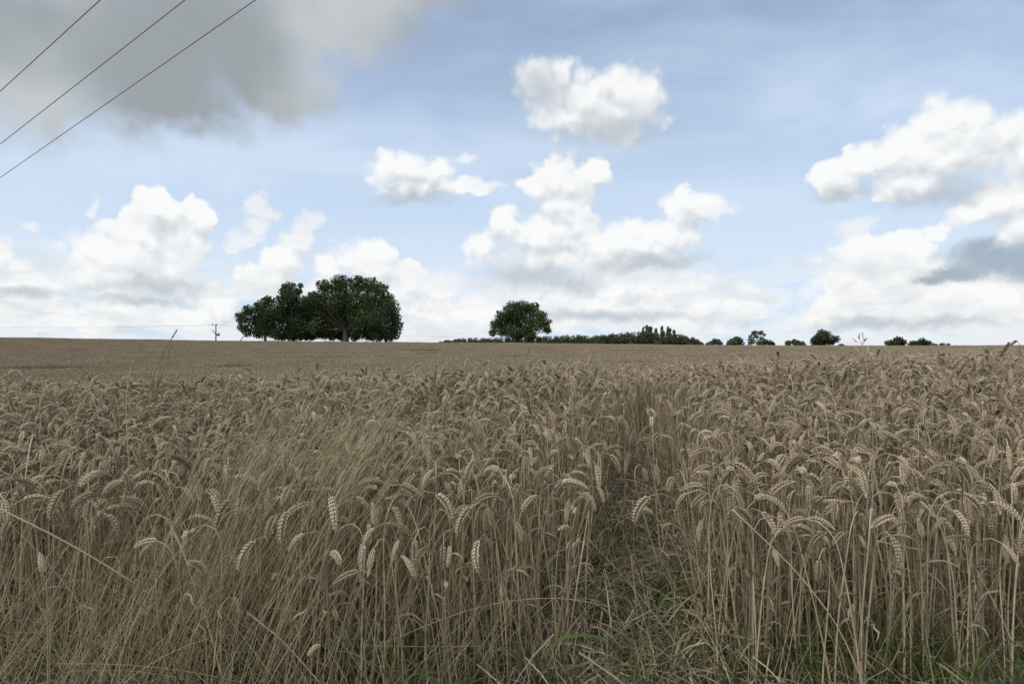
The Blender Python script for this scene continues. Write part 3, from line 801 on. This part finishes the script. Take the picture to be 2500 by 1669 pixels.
# branched pale plume near the right
pl = empty('grass_plume', (0, 0, 0)); dpt = 1.55
base_pts = [at(2105, 841, dpt), at(2112, 873, dpt), at(2122, 911, dpt), at(2130, 1000, dpt), at(2134, 1200, dpt + .1)]
g0 = base_pts[-1].copy(); g0[1] += .1; g0[2] = float(ground(g0[0], g0[1])) - .01; base_pts.append(g0)
pl.location = g0
m = Mesh(); add_tube(m, smooth_path(base_pts[::-1], 20) - g0, np.linspace(.0018, .0009, 20), 5); m.build('stem', M_PALE, pl)
for tipx, tipy in ((2107,814),(2097,819),(2086,829),(2113,829),(2120,846),(2090,850),(2128,872)):
    sy = 841 if tipy < 835 else 872 if tipy < 860 else 905
    a_, b_ = at(2105 + (sy - 841) * .25, sy, dpt), at(tipx, tipy, dpt + rng.uniform(-.03, .03))
    m = Mesh(); pth = smooth_path([a_, (a_ + b_) / 2 + np.array([(b_[0]-a_[0]) * .12, 0, -.002]), b_], 7) - g0
    add_tube(m, pth, np.linspace(.0007, .0004, 7), 3)
    for q in (4, 5, 6): add_kernel(m, pth[q] - (pth[q] - pth[q-1]) * .5, pth[q] - pth[q-1] + rng.normal(0, .001, 3), np.array([1.0, 0, 0.1]), .011, .0016, .0016, 5)
    m.build('branch', M_PALE, pl)
tag(pl, 'pale branched grass plume rising over the skyline between the right-hand trees', 'grass stem')
def straws(name, pts, d0, d1, label, cat, mat, r0=.0024, r1=.0018, flat=0.0):
    w = [at(x, y, d0 + (d1 - d0) * k / (len(pts) - 1)) for k, (x, y) in enumerate(pts)]
    p = smooth_path(w, 16); off = p[0].copy()
    m = Mesh()
    if flat: add_strip(m, p - off, flat * np.array([.5] + [1] * 12 + [.7, .4, .1]), 0.4, 1.4, .25)
    else: add_tube(m, p - off, np.linspace(r0, r1, 16), 6, cap=True)
    o = m.build(name, mat); o.location = off
    tag(o, label, cat)
straws('straw', [(1788,1243),(1941,1388),(2048,1525),(2121,1700)], 1.70, 1.62, 'long pale straw slanting down across the stalks right of the gap', 'straw', M_PALE)
straws('straw', [(2142,1320),(2200,1333),(2257,1343)], 1.72, 1.80, 'short pale broken straw lying nearly level among stalks at the right', 'straw', M_PALE)
straws('dry_blade', [(482,1475),(463,1385),(445,1335),(427,1299),(415,1280)], 1.66, 1.68, 'broad pale dry blade standing steep in the long grass at left', 'grass blade', M_PALE, flat=.009)
straws('straw', [(-20,1232),(141,1311),(239,1367),(340,1430)], 1.66, 1.72, 'pale straw slanting down from the left picture edge', 'straw', M_PALE)
straws('dry_blade', [(600,1700),(550,1491),(512,1393),(457,1305)], 1.62, 1.70, 'grey dry blade leaning left out of the long grass', 'grass blade', M_LEAF, flat=.009)
straws('straw', [(602,1493),(691,1563),(785,1670)], 1.64, 1.60, 'thick broken stalk slanting down at the bottom edge left of middle', 'straw', M_LEAF, .0021, .0017)
straws('straw', [(880,1573),(1030,1578),(1184,1576)], 1.68, 1.70, 'thin pale straw lying level across the bottom of the stalks', 'straw', M_STEM, .0012, .001)
straws('straw', [(960,1560),(1073,1512),(1184,1474),(1333,1455),(1461,1469),(1500,1485)], 1.72, 1.76, 'thin arching straw bowed over the stalks towards the gap', 'straw', M_STEM, .0011, .0008)
straws('green_blade', [(1330,1600),(1359,1559),(1432,1548),(1500,1562)], 1.68, 1.74, 'bright green grass blade bent over at the mouth of the gap', 'grass blade', M_GREEN, flat=.008)
straws('green_blade', [(1625,1700),(1600,1540),(1610,1460),(1651,1431),(1700,1428)], 1.80, 1.86, 'long green blade curving up at the right side of the gap', 'grass blade', M_GREEN, flat=.007)
straws('green_blade', [(960,1700),(1010,1640),(1085,1640)], 1.62, 1.66, 'bright green grass blade at the bottom edge left of the gap', 'grass blade', M_GREEN, flat=.008)

# ------------------------------------------------------------------ trees
def add_leaves(m, c, rad, count, size, r, squash=.85, shell=.55):
    """leaf sprays scattered through one lobe of a crown"""
    v = r.normal(0, 1, (count, 3)); v /= np.linalg.norm(v, axis=1)[:, None]
    rr = rad * (shell + (1.08 - shell) * r.random(count) ** .7) * (1 + .16 * np.sin(v[:, 0] * 7 + c[0]) * np.sin(v[:, 2] * 8 + c[2]) * np.sin(v[:, 1] * 6))
    p = c + v * rr[:, None] * np.array([1, 1, squash])
    a = r.normal(0, 1, (count, 3)) + v * .3; a /= np.linalg.norm(a, axis=1)[:, None]
    b = np.cross(a, v + r.normal(0, .6, (count, 3))); b /= np.linalg.norm(b, axis=1)[:, None] + 1e-9
    s = size * r.uniform(.55, 1.25, count)[:, None]
    quad = np.stack([p - a * s * .7, p + b * s * .55, p + a * s * .7 + np.array([0, 0, -.12]) * s, p - b * s * .55], 1).reshape(-1, 3)
    m.add(quad, [(4*i, 4*i+1, 4*i+2, 4*i+3) for i in range(count)])
def make_tree(name, lobes, foot, leaf, trunk_r, label, cat, mat, seed, per=1.0, group=None):
    """lobes: centre xyz (world) and radius; foot: where the trunk stands"""
    r = np.random.default_rng(seed); foot = np.asarray(foot, float)
    root = empty(name, foot)
    m = Mesh()
    for (c, rad) in lobes:
        cnt = int(per * 21 * (rad / leaf) ** 2) + 12
        add_leaves(m, np.asarray(c) - foot, rad, cnt, leaf, r, .9, .28)
        for q in range(3):           # ragged sprays standing out of the lobe
            v = r.normal(0, 1, 3); v[2] = abs(v[2]) * .7; v /= np.linalg.norm(v)
            add_leaves(m, np.asarray(c) - foot + v * rad * .95, rad * r.uniform(.18, .34), int(cnt * .05) + 5, leaf * .85, r, shell=.1)
    m.build('crown', mat, root, smooth=False)
    m = Mesh()
    cen = np.mean([np.asarray(c) for c, _ in lobes], axis=0) - foot
    fork = np.array([cen[0] * .25, cen[1] * .25, max(.28 * cen[2], cen[2] * .45)])
    add_tube(m, smooth_path([np.array([0, 0, -.4]), fork * .5 + np.array([.05, 0, 0]), fork], 8), trunk_r * np.array([1.35, 1.1, 1, .95, .92, .88, .85, .8]), 9)
    for (c, rad) in lobes:
        e = np.asarray(c) - foot
        mid = fork + (e - fork) * .5 + np.array([0, 0, -.08 * np.linalg.norm(e - fork)])
        add_tube(m, smooth_path([fork * .96, mid, e], 7), trunk_r * np.linspace(.36, .05, 7), 5)
    m.build('trunk', M_BARK, root)
    tag(root, label, cat, group)
    return root
def px_lobes(list_, depth, r, spread=.55):
    out = []
    for (x, y, rp) in list_:
        R = rp / FPX * depth; dd = depth + r.uniform(-spread, spread) * 2.2 * R
        out.append((at(x, y, depth) + np.array([0, dd - depth, 0]), R))
    return out
tr_ = np.random.default_rng(3)
def foot_at(X, depth):
    x = (X - 1250) / FPX * depth
    return (x, depth, float(ground(x, depth)))
BIG = [
 ('oak_tree', [(800,703,20),(835,694,25),(870,692,24),(905,698,22),(932,708,19),(946,732,20),(766,724,14),(758,738,17),(748,750,16),(784,730,20),(820,735,38),(870,735,42),(918,745,36),(778,758,30),(835,770,38),(795,785,30),(893,782,36),(845,790,24),(800,808,20),(775,800,20),(880,806,20),(905,806,22)], 845, 133,
  'tall broad oak with visible pale trunk in the middle of the tree clump', .26, .72, F_OAK, 1.0),
 ('oak_tree', [(955,752,24),(964,775,17),(958,795,22),(945,812,20),(920,815,20),(962,815,15),(935,778,28),(912,800,22),(930,820,14),(955,824,12)], 942, 131,
  'rounded oak forming the drooping right end of the tree clump', .26, .42, F_DARK, 1.0),
 ('broadleaf_tree', [(703,702,17),(690,712,16),(715,724,22),(733,697,7),(730,712,10),(690,745,28),(725,752,30),(747,742,18),(700,780,32),(735,783,32),(755,765,22),(700,808,22),(735,810,22),(765,808,20),(680,770,22),(715,820,14),(750,820,14),(690,822,10)], 716, 134,
  'dark pointed tree left of the tall oak in the clump', .26, .45, F_DARK, 1.0),
 ('broadleaf_tree', [(606,757,14),(600,776,18),(628,764,22),(596,798,14),(620,790,26),(648,750,21),(655,780,28),(606,812,12),(640,808,20),(660,735,14),(670,765,22),(665,808,20),(625,815,12),(675,820,12)], 649, 131,
  'low spreading tree forming the sloping left end of the clump', .26, .36, F_OAK, 1.0),
 ('oak_tree', [(1275,750,21),(1250,755,21),(1300,753,18),(1320,772,16),(1331,789,16),(1226,774,19),(1212,793,17),(1203,812,11),(1240,790,27),(1275,780,34),(1306,792,24),(1336,806,11),(1250,812,20),(1285,815,20),(1225,810,14),(1262,822,14)], 1262, 138,
  'lone round oak standing on the skyline in the middle', .26, .5, F_OAK, .95),
 ]
for i, (nm, lb, tx, dp, label, leaf, trk, mt, per) in enumerate(BIG):
    make_tree(nm, px_lobes(lb, dp, tr_), foot_at(tx, dp), leaf, trk, label, 'tree', mt, 40 + i, per)
for i, (lb, tx, dp, label) in enumerate([
   ([(770,818,14),(790,815,16),(812,820,13),(825,822,10)], 790, 137, 'dark bush filling the gap left of the tall oak trunk'),
   ([(868,820,12),(890,816,15),(908,822,13),(925,824,10)], 890, 137, 'dark bush under the tall oak right of its trunk'),
   ([(770,806,16),(800,812,16),(830,812,14),(850,812,14),(864,822,12),(838,824,11)], 800, 140, 'shaded bush farthest back behind the tall oak trunk'),
   ([(690,822,10),(710,818,12),(730,822,11),(750,822,10)], 715, 138, 'dark low bush beneath the pointed tree in the clump'),
   ([(1300,823,13),(1315,829,8),(1288,828,9)], 1300, 134, 'light green bush at the right foot of the lone oak')]):
    make_tree('bush', px_lobes(lb, dp, tr_), foot_at(tx, dp), .26, .08, label, 'bush', F_OAK if i == 4 else F_DARK, 60 + i)
# trees farther off along the skyline: (X0, X1, top Y, foot Y)
def crown_box(X0, X1, yt, yb, depth, r, n=11, lift=.12):
    out = []; cx, wd = (X0 + X1) / 2, (X1 - X0) / 2; H = yb - yt
    for q in range(n):
        a = r.uniform(-1, 1); hgt_ = r.uniform(0, 1)
        rad = min(wd, H) * r.uniform(.26, .40)
        top_env = math.sqrt(max(0, 1 - a * a * .85))
        x = cx + a * (wd - rad * .9); y = yb - lift * H - (H * (1 - lift) - rad) * top_env * (.15 + .85 * hgt_) if H > rad else yb
        out.append((x, min(y, yb - rad * .3), rad))
    out.append((cx, yt + min(wd, H) * .33, min(wd, H) * .33))
    return out
SINGLE = [
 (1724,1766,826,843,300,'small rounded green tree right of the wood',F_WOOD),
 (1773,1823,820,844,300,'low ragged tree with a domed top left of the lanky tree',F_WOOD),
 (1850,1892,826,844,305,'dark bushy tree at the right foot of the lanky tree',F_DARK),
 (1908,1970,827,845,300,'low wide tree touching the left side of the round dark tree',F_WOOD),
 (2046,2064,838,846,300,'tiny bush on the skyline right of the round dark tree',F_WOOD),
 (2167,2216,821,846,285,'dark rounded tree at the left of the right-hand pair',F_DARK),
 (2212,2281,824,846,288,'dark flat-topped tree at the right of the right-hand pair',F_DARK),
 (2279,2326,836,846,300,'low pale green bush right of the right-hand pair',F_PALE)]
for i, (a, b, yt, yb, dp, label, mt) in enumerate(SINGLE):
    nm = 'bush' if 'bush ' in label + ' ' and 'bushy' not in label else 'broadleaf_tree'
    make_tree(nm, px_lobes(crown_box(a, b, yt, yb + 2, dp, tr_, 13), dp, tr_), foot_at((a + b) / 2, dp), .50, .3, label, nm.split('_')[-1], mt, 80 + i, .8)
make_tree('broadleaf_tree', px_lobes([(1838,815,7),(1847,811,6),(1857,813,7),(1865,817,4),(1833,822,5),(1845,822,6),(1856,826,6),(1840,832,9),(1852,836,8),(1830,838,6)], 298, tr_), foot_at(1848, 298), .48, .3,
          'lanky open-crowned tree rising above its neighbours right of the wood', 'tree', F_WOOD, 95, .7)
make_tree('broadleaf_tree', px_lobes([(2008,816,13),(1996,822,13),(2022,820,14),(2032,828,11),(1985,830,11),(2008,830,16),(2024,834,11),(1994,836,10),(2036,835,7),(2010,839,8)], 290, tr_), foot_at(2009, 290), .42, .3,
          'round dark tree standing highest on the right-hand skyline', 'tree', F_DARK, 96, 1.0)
# the wood: five crowns and a poplar, copied along the skyline
def unit_crown(seed, poplar=False):
    r = np.random.default_rng(seed); m = Mesh(); k = Mesh()
    if poplar:
        for q in range(13):
            h = .12 + .86 * q / 12; w = .14 * math.sin(math.pi * min(1, .18 + .82 * h)) + .03
            for _ in range(2): add_leaves(m, np.array([*r.normal(0, .05, 2), h]), w, 26, .075, r, 1.3, .2)
        add_tube(k, [(0, 0, -.1), (0, 0, .5), (.01, 0, .95)], [.016, .011, .004], 6)
    else:
        for q in range(13):
            a = r.uniform(0, 6.28); rr = math.sqrt(r.random()) * .34; h = .2 + r.random() * (.62 - rr * .7)
            rad = r.uniform(.14, .24)
            add_leaves(m, np.array([rr * math.cos(a), rr * math.sin(a), h]), rad, 150, .060, r, .85, .5)
            add_tube(k, [(0, 0, .2), (rr * .5 * math.cos(a), rr * .5 * math.sin(a), h * .7), (rr * math.cos(a), rr * math.sin(a), h)], [.02, .012, .004], 5)
        add_leaves(m, np.array([r.normal(0, .08), 0, .78]), .19, 130, .058, r, .9, .4)
        add_tube(k, [(0, 0, -.15), (0, 0, .1), (0.01, 0, .3)], [.035, .028, .022], 7)
    return m, k
crowns = []
for i in range(6):
    cm, km = unit_crown(200 + i)
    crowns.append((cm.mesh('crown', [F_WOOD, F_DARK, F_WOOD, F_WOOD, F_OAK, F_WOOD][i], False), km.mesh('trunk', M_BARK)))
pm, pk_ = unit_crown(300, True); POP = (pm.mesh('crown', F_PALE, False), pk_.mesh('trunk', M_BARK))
def plant(me_pair, name, X, ytop, depth, width_px, label, group, cat='tree'):
    f = foot_at(X, depth); top_z = EYE + (834.5 - ytop) / FPX * depth; H = (top_z - f[2]) / .97; W = width_px / FPX * depth
    e = empty(name, f, rng.uniform(0, 6.28)); e.scale = (W, W, H)
    for nm, me in zip(('crown', 'trunk'), me_pair):
        o = bpy.data.objects.new(nm, me); COL.objects.link(o); o.parent = e
    tag(e, label, cat, group)
WX = [1062, 1085, 1130, 1160, 1217, 1318, 1335, 1365, 1400, 1440, 1462, 1480, 1520, 1560, 1600, 1640, 1665, 1700, 1712]
WY = [836, 829, 825, 824, 823, 819, 817, 818, 815, 818, 818, 814, 810, 806, 808, 813, 816, 822, 832]
x = 1066.0; row = 0
while x < 1706:
    if not (1216 < x < 1312) or row % 2:
        yt = float(np.interp(x, WX, WY)) + rng.uniform(-1.5, 2.0)
        if x < 1312: lab, grp = 'bushy green tree in the low wood left of and behind the lone oak', 'trees of the low wood left of the lone oak'
        elif x < 1470: lab, grp = 'mixed green tree in the even stretch of wood right of the lone oak', 'trees of the wood right of the lone oak'
        else: lab, grp = 'dense dark green tree in the highest stretch of the wood below the poplars', 'trees of the wood around the poplars'
        dp = 320 if row % 2 else 306
        plant(crowns[rng.integers(0, 6)], 'broadleaf_tree', x, yt, dp, rng.uniform(30, 46), lab, grp)
    x += rng.uniform(9, 15); row += 1
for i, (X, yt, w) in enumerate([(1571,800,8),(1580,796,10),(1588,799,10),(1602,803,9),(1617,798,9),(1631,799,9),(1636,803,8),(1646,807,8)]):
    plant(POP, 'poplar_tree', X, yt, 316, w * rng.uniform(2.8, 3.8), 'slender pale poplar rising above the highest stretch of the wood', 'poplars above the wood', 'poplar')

# ------------------------------------------------------------------ power lines and utility pole
def wire(points, rad, label, group=None, sag=0.0, name='power_line', mat=None):
    p = smooth_path(points, 60); s = np.linspace(-1, 1, 60); p[:, 2] += sag * s ** 2
    off = p[0].copy(); m = Mesh(); add_tube(m, p - off, rad, 6)
    o = m.build(name, mat or M_CABLE); o.location = off; tag(o, label, 'power line', group)
run = np.array([-1.6, 1.0, -0.198])
for (X, Y_, lab) in ((122, 112, 'uppermost of the three power lines crossing the grey cloud'), (226, 176, 'middle of the three power lines crossing the grey cloud'),
                     (312, 217, 'lowest of the three power lines crossing the grey cloud')):
    v = (834.5 - Y_) / FPX; y0 = 7.6 / v; c = at(X, Y_, y0)
    wire([c - run * 12, c, c + run * 14], .011, lab)
dp = 215.0
pole = empty('utility_pole', foot_at(527, dp)); fz = pole.location.copy(); fo = np.array(fz)
top = at(527, 791, dp)
m = Mesh(); add_tube(m, [(0, 0, -.5), (0, 0, (top - fo)[2] * .5), top - fo], [.24, .22, .19], 8, cap=True); m.build('pole', M_POLE, pole)
def rel(X, Y_): return at(X, Y_, dp) - fo
m = Mesh(); c = (rel(530, 794) + rel(517, 793)) / 2; add_box(m, c, (2.1, .16, .16)); m.build('crossarm', M_POLE, pole)
for X in (519, 529):
    m = Mesh(); q = rel(X, 793); add_tube(m, [q, q + (0, 0, .18), q + (0, 0, .5)], [.14, .2, .1], 8, cap=True); m.build('insulator', M_IRON, pole)
m = Mesh(); add_box(m, rel(532, 817), (1.1, .7, .8)); add_tube(m, [rel(532, 814.5), rel(533, 811)], .09, 6); add_tube(m, [rel(535, 814.5), rel(536, 812)], .09, 6); m.build('transformer', M_IRON, pole)
m = Mesh(); add_tube(m, [rel(527, 816), rel(523, 810), rel(519, 808)], .12, 6, cap=True); add_box(m, rel(521, 809), (.9, .2, .18)); add_box(m, rel(520, 805), (.7, .15, .12)); m.build('switch_bracket', M_IRON, pole)
tag(pole, 'distant utility pole with side arm and transformer left of the tree clump', 'utility pole')
wire([at(519, 793, dp), at(260, 799.5, dp - 10), at(-300, 800, dp - 20)], .045, 'faint distant power line running left from the utility pole', mat=M_FARWIRE)
wire([at(530, 793, dp), at(800, 815, dp + 15), at(1250, 826, dp + 40)], .035, 'faint distant power line running right from the utility pole behind the trees', mat=M_FARWIRE)
